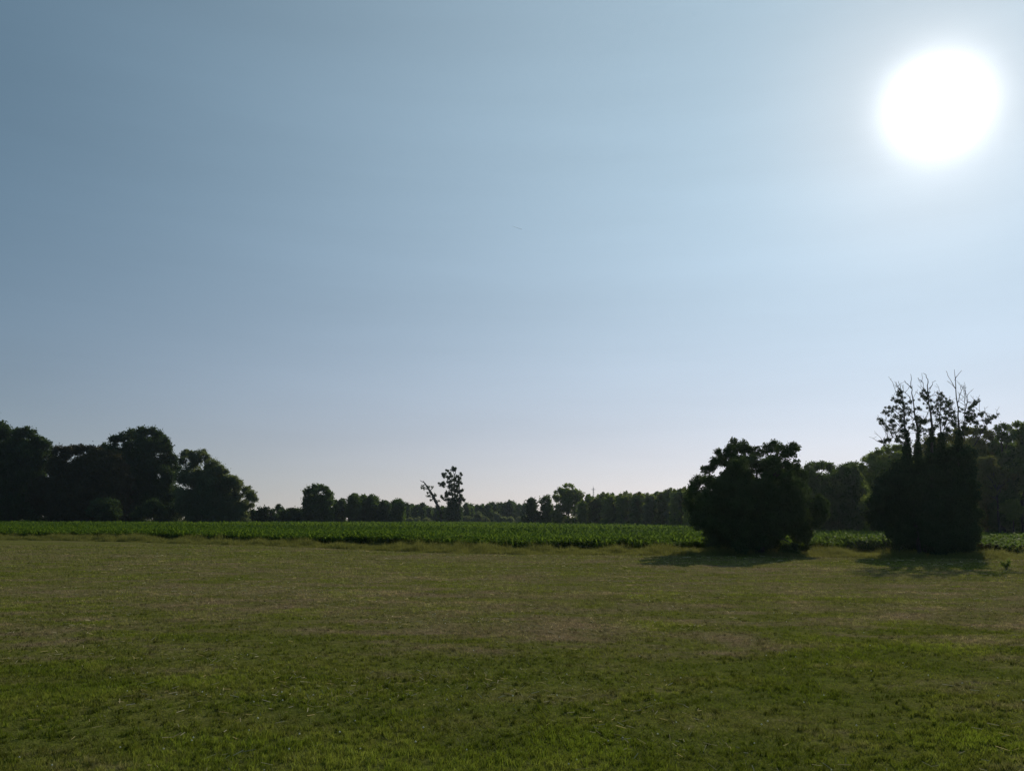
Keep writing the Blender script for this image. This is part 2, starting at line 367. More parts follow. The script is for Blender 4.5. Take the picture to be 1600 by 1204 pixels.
# small white clover heads in the turf
n = 260
r = 4.5 * (30 / 4.5) ** rs.rand(n); th = (rs.rand(n) * 2 - 1) * math.radians(38); fx, fy = r * np.sin(th), r * np.cos(th)
mw = leaf_mat('clover_white', (0.45, 0.45, 0.40), (0.75, 0.75, 0.70), 0.3, spec=0)
Vf, Ff = [], []
for k in range(n):
    z = gz1(fx[k], fy[k]) + 0.035 + 0.03 * rs.rand(); R_ = 0.006 + 0.004 * rs.rand(); b0 = len(Vf)
    Vf += [(fx[k], fy[k], z + R_), (fx[k] + R_, fy[k], z), (fx[k], fy[k] + R_, z), (fx[k] - R_, fy[k], z), (fx[k], fy[k] - R_, z), (fx[k], fy[k], z - R_)]
    Ff += [(b0, b0 + 1, b0 + 2), (b0, b0 + 2, b0 + 3), (b0, b0 + 3, b0 + 4), (b0, b0 + 4, b0 + 1), (b0 + 5, b0 + 2, b0 + 1), (b0 + 5, b0 + 3, b0 + 2), (b0 + 5, b0 + 4, b0 + 3), (b0 + 5, b0 + 1, b0 + 4)]
tag(mesh_np('clover_flowers', Vf, Ff, mw, attr=np.repeat(rs.rand(n), 6)), 'tiny white clover flower heads scattered through the near grass', 'flowers', kind='stuff')

# ------------------------------------------------------------------ rough verge between meadow and maize
VG = leaf_mat('verge_grass', (0.042, 0.068, 0.017), (0.175, 0.180, 0.070), 0.48, spec=0.1)
n = 210000
vx = -75 + 120 * rs.rand(n); vt = rs.rand(n)
hh = vnoise(vx, 0 * vx, 1.6, 41) * .5 + vnoise(vx, 0 * vx, 5.0, 42) * .5
vy = yB(vx) - 0.15 + 0.4 * (vnoise(vx, 0 * vx, 1.1, 44) - .5) + vt * 4.4
tu = vnoise(vx, vy, 0.7, 43)
h = (0.10 + 0.62 * tu ** 1.5 * (0.2 + 1.1 * hh)) * (0.6 + 0.7 * rs.rand(n)) * np.clip(0.45 + vt * 1.6, 0, 1.0)
tall = rs.rand(n) < 0.03; h = np.where(tall, h * 1.45, h)
wd = 0.016 * (0.7 + 0.6 * rs.rand(n))
V, Fc = blades(vx, vy, h, wd, 0.15 + 0.5 * rs.rand(n), rs)
dryv = np.clip(0.15 + 0.28 * vnoise(vx, vy, 3.2, 45) + 0.5 * (rs.rand(n) - .4) + np.where(tall, .3, 0) + np.where(vx > 9, .22, 0), 0, 1)
tag(mesh_np('verge_grass', V, Fc, VG, attr=np.repeat(dryv, 5)), 'long rough unmown grass in the strip between meadow and maize', 'grass', kind='stuff')

# ------------------------------------------------------------------ maize
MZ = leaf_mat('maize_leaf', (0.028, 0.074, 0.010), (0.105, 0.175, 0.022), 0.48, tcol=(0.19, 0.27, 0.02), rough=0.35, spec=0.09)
CH = 0.80
def maize_zone(Y0, Y1, dens, nleaf, seg, scale, seed):
    """Y0,Y1 distance behind the first row; returns strips"""
    rs = np.random.RandomState(seed); out = []
    n = int(dens * (Y1 - Y0) * 460)
    u = -280 + 2160 * rs.rand(n)
    # sample x,y by area inside a box, then reject
    x = -190 + 340 * rs.rand(n * 1); dy = Y0 + (Y1 - Y0) * rs.rand(n)
    # planted in rows
    row = np.round(dy / 0.75) * 0.75 + (rs.rand(n) - .5) * 0.1
    y = yC(x) + row
    uu = 800 + x / y * F_PX * math.cos(PITCH)
    ok = (uu > -260) & (uu < 1860) & (y < np.interp(uu, fu, fY) + 3)
    x, y = x[ok], y[ok]; n = len(x)
    H = CH * (0.74 + 0.26 * vnoise(x, y, 7, 51) + 0.18 * vnoise(x, y, 2.2, 52) + 0.22 * (rs.rand(n) - .5)) * np.clip(0.82 + (y - yC(x)) / 12, 0, 1)
    VV = []; A = []
    base_a = rs.rand(n) * np.pi
    for k in range(nleaf):
        f = ((k + 0.5) / nleaf) ** (1.25 if Y0 < 5 else 1.0)
        z0 = H * (0.12 + 0.62 * f); aa = base_a + (k % 2) * np.pi + (rs.rand(n) - .5) * 0.9
        Ln = H * (0.85 - 0.25 * abs(f - .5) * 2) * (0.8 + .4 * rs.rand(n)) * scale
        w0 = (0.075 * (0.8 + .4 * rs.rand(n))) * scale
        rise = Ln * (0.45 + 0.45 * f) * (0.7 + .6 * rs.rand(n)); dx, dy_ = np.cos(aa), np.sin(aa)
        gzv = gz(x, y); ps = []
        for s in range(seg + 1):
            t = s / seg
            rr = Ln * (0.85 * t); zz = z0 + rise * (1.7 * t - 1.35 * t * t)
            ww = w0 * (0.35 + 1.9 * t - 2.1 * t * t) * 0.9
            tw = (rs.rand(n) - .5) * .5
            sx, sy, sz = -dy_ * ww, dx * ww, ww * tw
            ps.append(np.stack([x + dx * rr - sx, y + dy_ * rr - sy, gzv + zz - sz], 1))
            ps.append(np.stack([x + dx * rr + sx, y + dy_ * rr + sy, gzv + zz + sz], 1))
        VV.append(np.stack(ps, 1).reshape(-1, 3)); A.append(np.repeat(np.clip(-0.2 + .6 * f + .55 * vnoise(x, y, 4.5, 53) + .65 * (rs.rand(n) - .5), 0, 1), (seg + 1) * 2))  # leaf tone falls towards the foot, painting in the shade low in the crop
    # stalk as a slim crossing pair
    V = np.concatenate(VV); A = np.concatenate(A); m = len(V) // ((seg + 1) * 2)
    k = (np.arange(m) * (seg + 1) * 2)[:, None] + (np.arange(seg) * 2)[None]; k = k.ravel()
    F = np.stack([k, k + 2, k + 3, k + 1], 1)
    if Y0 == 0:
        ww = 0.014
        for a0 in (0, 1):
            dx, dy_ = (ww, 0) if a0 == 0 else (0, ww)
            g = gz(x, y)
            Q = np.stack([np.stack([x - dx, y - dy_, g], 1), np.stack([x + dx, y + dy_, g], 1), np.stack([x + dx, y + dy_, g + H * .85], 1), np.stack([x - dx, y - dy_, g + H * .85], 1)], 1).reshape(-1, 3)
            b = len(V); V = np.concatenate([V, Q]); A = np.concatenate([A, np.full(len(Q), .4)])
            k = b + np.arange(len(x)) * 4; F = np.concatenate([F, np.stack([k, k + 1, k + 2, k + 3], 1)])
    return V, F, A
Vs, Fs, As = [], [], []; off = 0
for args in ((0, 5, 13, 12, 3, 1.0, 61), (5, 14, 8.5, 9, 3, 1.0, 64), (14, 50, 2.6, 5, 2, 1.25, 62), (50, 190, 0.75, 4, 2, 1.9, 63)):
    V, F_, A = maize_zone(*args); Vs.append(V); Fs.append(F_ + off); As.append(A); off += len(V)
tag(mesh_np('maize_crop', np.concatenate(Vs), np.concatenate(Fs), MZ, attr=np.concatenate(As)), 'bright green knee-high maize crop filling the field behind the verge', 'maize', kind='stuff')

# ------------------------------------------------------------------ trees
def tubes(paths, sides=6):
    """paths: list of (points (n,3), radii (n,)) -> verts, quads"""
    V, F = [], []; off = 0
    for P, R in paths:
        P = np.asarray(P, float); n = len(P)
        T = np.gradient(P, axis=0); T /= np.linalg.norm(T, axis=1)[:, None] + 1e-9
        ref = np.array([0.3, 1, 0.1]) if abs(T[0][2]) > 0.5 else np.array([0, 0, 1.0])
        A = np.cross(T, ref); A /= np.linalg.norm(A, axis=1)[:, None] + 1e-9; B = np.cross(T, A)
        an = np.arange(sides) * 2 * np.pi / sides
        ring = P[:, None] + np.asarray(R)[:, None, None] * (A[:, None] * np.cos(an)[None, :, None] + B[:, None] * np.sin(an)[None, :, None])
        V.append(ring.reshape(-1, 3))
        for a in range(n - 1):
            for s in range(sides):
                s2 = (s + 1) % sides
                F.append((off + a * sides + s, off + a * sides + s2, off + (a + 1) * sides + s2, off + (a + 1) * sides + s))
        off += n * sides
    return np.concatenate(V), np.array(F)
def limb(p0, p1, r0, r1, rs, n=6, wob=0.06, sag=0.0):
    p0, p1 = np.asarray(p0, float), np.asarray(p1, float); t = np.linspace(0, 1, n)
    Ln = np.linalg.norm(p1 - p0)
    P = p0 + (p1 - p0) * t[:, None]
    j = (rs.rand(n, 3) - .5) * wob * Ln; j[0] = 0; j[-1] *= .3
    P = P + j; P[:, 2] += sag * Ln * np.sin(t * np.pi)
    return P, r0 + (r1 - r0) * t
def leaves(blobs, s, lai, rs, ncl=12, clr=(0.30, 0.52), shell=0.35, flat=0.8, aspect=0.6):
    """blobs rows: x y z rx ry rz"""
    cs = []
    for b in blobs:
        b = np.asarray(b, float); k = max(3, int(1.5 * ncl * (0.8 + .4 * rs.rand())))
        d = rs.normal(size=(k, 3)); d /= np.linalg.norm(d, axis=1)[:, None]
        q = rs.rand(k) ** (1 / 3.0); q = np.maximum(q, shell * rs.rand(k) ** .3)
        cr = (clr[0] + (clr[1] - clr[0]) * rs.rand(k)) * b[3:].mean()
        cc = b[:3] + d * q[:, None] * (b[3:] * 0.80)
        cs.append(np.column_stack([cc, cr, rs.rand(k)]))
    cs = np.concatenate(cs)
    cnt = np.maximum(4, (2.1 * lai * np.pi * cs[:, 3] ** 2 / (0.28 * s * s)).astype(int))
    idx = np.repeat(np.arange(len(cs)), cnt); n = len(idx)
    g = rs.normal(size=(n, 3)); g /= np.linalg.norm(g, axis=1)[:, None]
    q = rs.rand(n) ** 0.45
    P = cs[idx, :3] + g * (q * cs[idx, 3])[:, None] * np.array([1, 1, flat]) + rs.normal(size=(n, 3)) * s * .35
    P += rs.normal(size=(n, 3)) * ((rs.rand(n) < .16) * cs[idx, 3] * .38)[:, None]
    a = rs.normal(size=(n, 3)); a[:, 2] *= 0.7; a /= np.linalg.norm(a, axis=1)[:, None]
    nn = rs.normal(size=(n, 3)); nn[:, 2] += 0.7
    b = np.cross(a, nn); b /= np.linalg.norm(b, axis=1)[:, None] + 1e-9
    sz = s * (0.65 + 0.7 * rs.rand(n)); a *= (sz * .5)[:, None]; b *= (sz * .5 * aspect)[:, None]
    V = np.stack([P - a, P + b, P + a, P - b], 1).reshape(-1, 3)
    k = np.arange(n) * 4
    A = np.clip(0.65 * cs[idx, 4] + 0.35 * rs.rand(n), 0, 1)
    return V, np.stack([k, k + 1, k + 2, k + 3], 1), np.repeat(A, 4), cs
def tree(name, label, cat, base, blobs, leaf, s, lai, seed, group=None, trunk_r=0.15, trunk_h=None, ncl=12, clr=(0.30, 0.52), bark=BARK,
         stems=None, extra=None, limbs=14, shell=0.35, flat=0.8, infill=0.8):
    rs = np.random.RandomState(seed); base = np.array([base[0], base[1], gz1(base[0], base[1])])
    root = empty(name, tuple(base), label, cat, group)
    blobs = np.asarray(blobs, float)
    if infill > 0:
        cen_ = blobs[:, :3].mean(0); k_ = int(len(blobs) * infill); j = rs.randint(0, len(blobs), k_); t_ = (0.2 + 0.75 * rs.rand(k_))[:, None]
        f_ = blobs[j].copy(); f_[:, :3] = f_[:, :3] * (1 - t_) + cen_ * t_; f_[:, 1] += (rs.rand(k_) - .5) * 2 * blobs[:, 3].mean(); f_[:, 3:] = blobs[:, 3:].mean() * (0.8 + 0.3 * rs.rand(k_))[:, None]
        full = np.concatenate([blobs, f_])
    else: full = blobs
    V, F, A, cs = leaves(full, s, lai, rs, ncl, clr, shell, flat)
    V[:, 2] = np.maximum(V[:, 2], base[2] + 0.03 + 0.1 * rs.rand(len(V)))
    mesh_np('crown', V - base, F, LF[leaf], root, attr=A)
    top = blobs[:, 2].max(); paths = []
    th = trunk_h if trunk_h is not None else (top - base[2]) * 0.35
    cen = blobs[:, :2].mean(0)
    b0 = base - np.array([0, 0, 0.15])
    if stems is None:
        fork = np.array([base[0] * .8 + cen[0] * .2, base[1] * .8 + cen[1] * .2, base[2] + th])
        P, R = limb(b0, fork, trunk_r, trunk_r * .75, rs, 6, .03); R[0] *= 1.35; paths.append((P, R))
        hi = np.array([cen[0], cen[1], base[2] + 0.86 * (top - base[2])]); paths.append(limb(fork, hi, trunk_r * .7, .02, rs, 7, .05))
        for b in blobs[rs.permutation(len(blobs))[:limbs]]:
            st = fork + (hi - fork) * np.clip((b[2] - fork[2]) / (hi[2] - fork[2] + 1e-6) * .6, 0, .8)
            paths.append(limb(st, b[:3], trunk_r * .38, .015, rs, 6, .08, .05))
            near = cs[np.argsort(np.linalg.norm(cs[:, :3] - b[:3], axis=1))[:3]]
            for c in near: paths.append(limb(b[:3], c[:3], .025, .008, rs, 4, .1))
    else:
        for P, R in stems: paths.append((P, R))
    if extra: paths += extra
    Vt, Ft = tubes(paths, 6)
    mesh_np('trunk', Vt - base, Ft, bark, root, smooth=True)
    return root
def px_blobs(lst, Y, conv, rs, depth=1.0, dj=0.0):
    """(u, v, r) in a crop's pixels -> ellipsoids in the world at distance Y (+- depth jitter)"""
    ox, oy, k = conv; out = []
    for t in lst:
        u, v, r = t[:3]; dd = t[3] if len(t) > 3 else (rs.rand() - .5) * 2 * dj
        yy = Y + dd; pnt = at(ox + u / k, oy + v / k, yy); rr = r / k / F_PX * yy
        out.append((pnt[0], pnt[1], pnt[2], rr, rr * depth, rr))
    return out
C1 = (0, 640, 1600 / 420); C2 = (380, 700, 1600 / 480); C3 = (780, 700, 1600 / 340); C4 = (1030, 660, 1505 / 300); C5 = (1240, 560, 1275 / 360)

# --- the big round tree on the verge
R4 = np.random.RandomState(4); Y = 41.5
L4 = [(620, 185, 72), (555, 215, 45), (690, 215, 50), (560, 275, 70), (465, 225, 32), (440, 305, 42), (490, 300, 45), (370, 370, 42), (420, 360, 40), (290, 465, 48), (370, 455, 65),
      (255, 540, 62), (225, 625, 55), (280, 700, 80), (300, 780, 60), (380, 600, 110), (390, 740, 110), (400, 850, 75), (400, 930, 55), (630, 340, 80), (700, 300, 60), (760, 240, 50), (840, 210, 42),
      (910, 190, 48), (960, 230, 60), (1040, 215, 58), (1070, 190, 32), (1010, 330, 50), (1075, 330, 42), (880, 330, 80), (780, 350, 60), (1020, 430, 85), (1110, 420, 55), (1130, 520, 65), (1070, 570, 100),
      (1150, 640, 60), (1250, 620, 58), (1290, 640, 45), (1240, 700, 75), (1300, 715, 35), (1230, 780, 50), (1170, 760, 60), (1080, 700, 100), (1100, 810, 80), (1100, 890, 65), (1170, 870, 42), (1150, 920, 35),
      (500, 500, 90), (620, 520, 105), (760, 520, 100), (900, 470, 110), (900, 600, 120), (700, 640, 130), (540, 660, 120), (860, 740, 130), (680, 800, 140), (520, 830, 110), (500, 930, 80),
      (650, 940, 95), (780, 920, 100), (900, 860, 90), (890, 950, 65), (1010, 740, 90), (560, 400, 60), (690, 420, 55), (660, 980, 60), (780, 990, 55), (1060, 960, 30)]
L4 = [(u, v, r * (1.14 if v < 480 else 1.0)) for u, v, r in L4]
b4 = px_blobs(L4, Y, C4, R4, 1.25, 1.0) + px_blobs([(u, v, r * .9, -1.9) for u, v, r in L4 if r >= 90], Y, C4, R4) + px_blobs([(u, v, r * .9, 1.9) for u, v, r in L4 if r >= 90], Y, C4, R4)
tree('broadleaf_tree', 'big dark round tree with a notched top standing alone on the verge beside the maize', 'tree', (at(1185, 800, Y)[0], Y), b4, 'dark', 0.105, 1.15, 104, trunk_r=0.24, trunk_h=1.3, ncl=12, clr=(0.26, 0.44), infill=0.75)
# bush at its foot
tree('bush', 'small dark bush at the right foot of the big round tree', 'bush', (at(1232, 850, 40.8)[0], 40.8),
     px_blobs([(1000, 985, 45), (1050, 1000, 40), (960, 1000, 35), (1090, 1010, 25)], 40.8, C4, R4), 'mid', 0.09, 1.2, 105, trunk_r=0.03, trunk_h=.3, limbs=4)

# --- the ivy-clad group of stems with bare tops
Y = 40.0; R5 = np.random.RandomState(5)
def cone(u, vt, vb, rt_, rb, step=42):
    out = []; v = vt; 
    while v < vb:
        f = (v - vt) / (vb - vt); r = rt_ + (rb - rt_) * min(1, f * 1.5) ** 1.15; out.append((u + (R5.rand() - .5) * r * .5, v, r)); v += max(18, r * .75)
    return out
L5 = cone(625, 400, 950, 10, 66) + cone(690, 420, 1010, 10, 62) + cone(762, 395, 1030, 12, 80) + cone(815, 420, 1040, 14, 80) + cone(915, 410, 1050, 16, 85) + cone(960, 520, 1040, 40, 55) + cone(870, 520, 1060, 40, 70)
L5 += [(560, 660, 60), (510, 680, 60), (480, 740, 55), (450, 800, 50), (440, 870, 45), (470, 920, 45), (520, 820, 80), (560, 740, 80), (560, 900, 75), (540, 960, 40), (590, 1000, 40), (620, 950, 70), (650, 1030, 50),
       (590, 600, 55), (985, 760, 45), (1000, 860, 40), (985, 940, 42), (960, 1010, 45), (900, 1070, 40), (780, 1060, 45), (840, 1060, 45), (720, 1050, 45), (1005, 690, 30), (980, 620, 30)]
SP = [(485, 340, 13), (500, 360, 10), (510, 300, 11), (530, 270, 9), (545, 290, 11), (560, 320, 14), (590, 330, 13), (540, 350, 13), (520, 380, 12), (555, 375, 12), (530, 450, 12), (485, 458, 9), (505, 448, 10),
      (575, 450, 16), (590, 430, 14), (600, 400, 16), (560, 410, 10), (595, 185, 9), (580, 200, 11), (600, 215, 9), (565, 230, 11), (590, 245, 13), (615, 262, 11), (570, 265, 9), (605, 290, 13), (630, 275, 10), (640, 300, 9),
      (615, 355, 14), (650, 240, 9), (690, 275, 11), (680, 320, 10), (700, 345, 14), (720, 350, 14), (700, 370, 12), (710, 205, 10), (725, 220, 11), (740, 195, 9), (722, 180, 8), (757, 230, 9), (740, 250, 8), (770, 270, 10),
      (735, 345, 12), (780, 300, 10), (785, 375, 13), (812, 195, 9), (822, 205, 8), (812, 225, 9), (826, 240, 9), (808, 260, 9), (820, 280, 8), (835, 290, 10), (805, 310, 10), (850, 300, 11), (862, 250, 12), (850, 240, 9), (875, 245, 9),
      (840, 330, 11), (800, 340, 12), (830, 360, 12), (870, 280, 9), (880, 320, 12), (895, 340, 12), (890, 365, 14), (880, 300, 9), (935, 280, 8), (965, 300, 12), (975, 275, 9), (990, 262, 10), (1000, 250, 9), (1013, 245, 8),
      (955, 320, 13), (980, 325, 12), (1005, 315, 9), (1030, 305, 8), (1050, 300, 8), (975, 345, 12), (1000, 350, 10), (1015, 360, 9), (1065, 355, 8), (1075, 340, 8), (1085, 325, 9), (1100, 328, 9), (1110, 322, 6), (1060, 380, 8),
      (940, 370, 16), (860, 400, 16), (845, 420, 14), (735, 400, 12), (700, 400, 12), (660, 380, 12)]
b5 = px_blobs(L5, Y, C5, R5, 1.2, .6)
SP = SP + [(u + (R5.rand() - .5) * 46, v + (R5.rand() - .4) * 40, r * (.35 + .4 * R5.rand())) for u, v, r in SP for _ in range(3)]
sp5 = px_blobs(SP, Y, C5, R5, 1.0, .7)
base = np.array([at(1490, 800, Y)[0], Y, 0.0])
def P5(u, v, dd=0.0): return at(C5[0] + u / C5[2], C5[1] + v / C5[2], Y + dd)
stems = []; tw = []
LEAD = [([(700, 1080), (640, 700), (620, 400), (608, 270), (600, 200), (590, 150), (580, 125)], -.3), ([(730, 1080), (700, 700), (688, 400), (668, 300), (655, 190), (650, 130), (648, 85)], .2),
        ([(760, 1085), (762, 700), (765, 380), (752, 270), (745, 190), (742, 130), (733, 88), (718, 80)], -.1), ([(800, 1085), (815, 700), (815, 430), (808, 330), (812, 250), (816, 195)], .5),
        ([(860, 1085), (905, 700), (915, 400), (908, 280), (898, 170), (893, 110), (890, 60)], .1), ([(740, 210), (722, 170), (712, 120), (710, 80)], -.1),
        ([(905, 250), (925, 190), (927, 148)], .1), ([(930, 420), (945, 330), (950, 260), (945, 200), (938, 150)], .3), ([(950, 290), (960, 240), (962, 200), (950, 190)], .3),
        ([(895, 165), (875, 130), (855, 100), (843, 68)], 0), ([(893, 120), (905, 95), (930, 65)], .2), ([(935, 420), (965, 330), (990, 262), (1020, 245)], .5), ([(960, 350), (1010, 315), (1062, 300)], .2),
        ([(1000, 480), (1060, 380), (1080, 340), (1112, 324)], .6), ([(680, 350), (640, 310), (600, 280)], -.2), ([(655, 235), (630, 200), (608, 180)], .2), ([(650, 165), (630, 140), (612, 120)], 0),
        ([(620, 400), (560, 350), (480, 340)], -.5), ([(620, 430), (550, 440), (468, 460)], -.2), ([(612, 330), (560, 290), (515, 300)], -.4), ([(600, 220), (565, 180), (552, 150)], .1), ([(600, 190), (572, 150), (550, 150)], -.2),
        ([(752, 165), (768, 145), (772, 128), (787, 122)], 0), ([(860, 330), (862, 280), (850, 240)], .3), ([(830, 400), (850, 330), (885, 290)], .1), ([(710, 130), (695, 115), (688, 105)], 0), ([(765, 300), (790, 270), (792, 240)], .2),
        ([(690, 380), (725, 340), (745, 300)], .1), ([(745, 250), (720, 225), (705, 205)], .1)]
for k, (pts, dd) in enumerate(LEAD):
    P = np.array([P5(u, v, dd + .15 * math.sin(3 * j + k)) for j, (u, v) in enumerate(pts)])
    # resample with a little wobble
    t = np.linspace(0, len(P) - 1, len(P) * 3 - 2); Q = np.stack([np.interp(t, np.arange(len(P)), P[:, c]) for c in range(3)], 1)
    Q[1:-1] += (R5.rand(len(Q) - 2, 3) - .5) * 0.05
    main = pts[0][1] > 1000
    if main: Q[0][2] = -0.1
    r0 = 0.10 if main else 0.022; R = np.interp(np.linspace(0, 1, len(Q)), [0, .45, 1], [r0, r0 * .55 if not main else .032, 0.008])
    stems.append((Q, R))
    up_ = Q[(Q[:, 2] > (5.2 if main else 4.6)) & (Q[:, 2] < 8.6)]
    for q in up_[1:]:
        for _ in range(1 if R5.rand() < .6 else 0):
            d = np.array([R5.rand() - .5, (R5.rand() - .5), .25 + .5 * R5.rand()]); d = d / np.linalg.norm(d) * (.18 + .5 * R5.rand())
            tw.append(limb(q, q + d, .011, .005, R5, 4, .12))
            e = q + d * .6; d2 = np.array([R5.rand() - .5, R5.rand() - .5, .3]) * .4; tw.append(limb(e, e + d2, .007, .004, R5, 3, .1))
allp = np.concatenate([Q for Q, _ in stems])
for b in sp5:      # a twig out to every tuft
    c = np.array(b[:3]); dd = np.linalg.norm((allp - c) * np.array([1, 1, .6]) + np.array([0, 0, .12]), axis=1); q = allp[np.argmin(dd)]
    if np.linalg.norm(q - c) < 1.3: tw.append(limb(q, c, .009, .004, R5, 5, .10))
# one tree: solid ivy crown + sparse upper tufts
rs = np.random.RandomState(55)
root = empty('ivy_covered_tree', tuple(base), 'tall dark ivy-covered cluster of stems with bare twiggy tops at right of the verge', 'tree')
V, F_, A, cs = leaves(b5, 0.10, 1.3, rs, 13, (0.32, 0.5))
V[:, 2] = np.maximum(V[:, 2], 0.05)
mesh_np('ivy', V - base, F_, LF['ivy'], root, attr=A)
V, F_, A, cs = leaves(sp5, 0.060, 0.42, rs, 8, (0.4, 0.9), flat=.9)
mesh_np('crown', V - base, F_, LF['ivy'], root, attr=A)
V, F_ = tubes(stems, 6); V2, F2 = tubes(tw, 4)
mesh_np('trunk', np.concatenate([V, V2]) - base, np.concatenate([F_, F2 + len(V)]), BARK, root, smooth=True)

# --- left wood, about 150-200 m off
def tree_px(name, label, cat, u_base, Y, lst, conv, leaf, seed, lai=1.1, sk=0.0021, depth=1.1, dj=2.0, tr=0.3, group=None, **kw):
    rs = np.random.RandomState(seed)
    b = px_blobs(lst, Y, conv, rs, depth, dj)
    return tree(name, label, cat, (at(u_base, 800, Y)[0], Y), b, leaf, Y * sk, lai, seed, group, trunk_r=tr, **kw)
def fill(u0, u1, v0, v1, r, n, rs):
    return [(u0 + (u1 - u0) * rs.rand(), v0 + (v1 - v0) * rs.rand(), r * (.8 + .4 * rs.rand())) for _ in range(n)]
RF = np.random.RandomState(99)
T1 = [(-120, 100, 80), (-60, 70, 60), (0, 95, 35), (20, 130, 50), (60, 160, 50), (110, 140, 42), (160, 125, 35), (190, 150, 35), (230, 185, 42), (270, 215, 40), (285, 265, 38), (260, 300, 60), (200, 230, 60), (120, 220, 60), (40, 230, 60), (-60, 200, 90)] + fill(-120, 250, 280, 660, 75, 46, RF)
tree_px('woodland_tree', 'tall dark broadleaf tree at the far left edge of the left wood', 'tree', 20, 190, T1, C1, 'dark', 201, limbs=20, tr=.45)
T2 = [(350, 250, 42), (400, 250, 45), (450, 240, 40), (490, 235, 35), (540, 245, 40), (590, 260, 45), (640, 280, 50), (690, 320, 50), (720, 370, 50), (740, 430, 50), (750, 490, 45), (330, 320, 45), (740, 560, 45)] + fill(320, 700, 310, 665, 75, 40, RF) + fill(240, 420, 420, 660, 70, 14, RF)
tree_px('woodland_tree', 'broad brownish low-domed tree in the left wood, between two taller dark trees', 'tree', 135, 186, T2, C1, 'brown', 202, limbs=18, tr=.35)
T3 = [(630, 220, 30), (660, 240, 35), (690, 180, 38), (740, 160, 40), (790, 150, 42), (850, 130, 38), (900, 130, 32), (940, 160, 40), (975, 190, 35), (1005, 215, 25), (990, 260, 45), (1020, 300, 40), (1040, 340, 35), (880, 220, 65), (800, 230, 70), (720, 260, 60),
      (930, 320, 80), (830, 340, 90), (740, 350, 70)] + fill(700, 1030, 380, 665, 70, 32, RF)
tree_px('woodland_tree', 'tallest round-headed dark tree rising in the middle of the left wood', 'tree', 222, 194, T3, C1, 'dark', 203, limbs=18, tr=.45)
T4 = [(1110, 270, 35), (1140, 260, 22), (1190, 260, 28), (1215, 255, 20), (1235, 290, 30), (1170, 300, 45), (1085, 300, 30), (1260, 330, 42), (1310, 360, 38), (1345, 375, 22), (1350, 410, 42), (1400, 420, 32), (1420, 460, 42), (1470, 480, 32), (1490, 510, 35), (1510, 530, 25),
      (1470, 560, 45), (1440, 620, 40), (1350, 500, 75), (1250, 440, 85), (1150, 400, 85), (1180, 520, 95), (1290, 580, 85), (1100, 520, 80), (1380, 600, 60)] + fill(1060, 1420, 500, 665, 55, 22, RF)
tree_px('woodland_tree', 'spreading grey-green tree sloping down at the right end of the left wood', 'tree', 320, 180, T4, C1, 'grey', 204, limbs=20, tr=.35)
tree_px('bush', 'round green bush in front of the left wood below the brownish tree', 'bush', 163, 178, [(600, 560, 50), (650, 570, 50), (560, 600, 45), (620, 620, 50), (680, 610, 40)], C1, 'dark', 205, limbs=4, tr=.08, dj=.5)
tree_px('bush', 'low bush under the tallest tree of the left wood', 'bush', 235, 178, [(870, 590, 45), (920, 580, 50), (960, 610, 40), (820, 620, 40)], C1, 'dark', 206, limbs=4, tr=.08, dj=.5)

# --- hedge and small trees between the left wood and the tall round tree
tree_px('bush', 'low dark hedge bush just right of the left wood', 'bush', 408, 205, [(50, 340, 25), (90, 325, 22), (120, 320, 22), (150, 335, 22), (30, 350, 25), (100, 350, 30)] + fill(20, 170, 350, 385, 20, 16, RF), C2, 'dark', 207, limbs=5, tr=.1)
tree_px('small_tree', 'tiny layered tree poking up over the low hedge', 'tree', 436, 240, [(185, 298, 10), (180, 312, 13), (200, 315, 12), (190, 330, 16), (190, 350, 20)], C2, 'dark', 208, limbs=3, tr=.08)
tree_px('bush', 'low dark hedge bush left of the tall round-topped tree', 'bush', 456, 208, [(195, 345, 22), (215, 340, 25), (245, 330, 22), (275, 330, 22), (300, 335, 22), (235, 355, 28), (290, 355, 28)] + fill(165, 330, 350, 385, 20, 16, RF), C2, 'dark', 209, limbs=5, tr=.1)
T6 = [(345, 220, 22), (375, 205, 22), (405, 207, 22), (435, 222, 24), (452, 245, 22), (335, 260, 26), (330, 300, 26), (325, 340, 24), (450, 290, 28), (448, 340, 30), (385, 250, 45), (390, 300, 50), (385, 350, 45), (345, 360, 30), (435, 365, 28), (335, 372, 24), (380, 378, 30), (430, 378, 26), (452, 360, 22), (330, 230, 20), (360, 320, 40), (420, 320, 42), (322, 370, 22), (338, 335, 34), (440, 335, 34), (455, 375, 22), (326, 280, 18), (455, 265, 20)]
tree_px('round_topped_tree', 'tallest dense round-topped tree in the clump at centre left', 'tree', 497, 205, T6, C2, 'mid', 210, limbs=8, tr=.25, dj=1.2)
T7 = [((485, 270), (485, 380), 26, 'dark', 'small dark tree squeezed right of the tallest round-topped tree', 'cone'), ((515, 262), (505, 380), 26, 'dark', 'flat-topped dark tree second in the line after the tall round-topped one', 'col'),
      ((580, 235), (575, 380), 36, 'mid', 'peaked tree rising highest in the line of trees at centre left', 'col'), ((625, 245), (630, 380), 30, 'mid', 'narrow tree between two peaked trees at centre left', 'col'), ((672, 245), (675, 380), 38, 'mid', 'second peaked tree, just right of the narrow one at centre left', 'col'),
      ((735, 272), (735, 380), 34, 'dark', 'lower tree in the dip near the right end of the centre-left line', 'col'), ((800, 268), (800, 380), 40, 'mid', 'rounded tree ending the centre-left line on its right', 'col')]
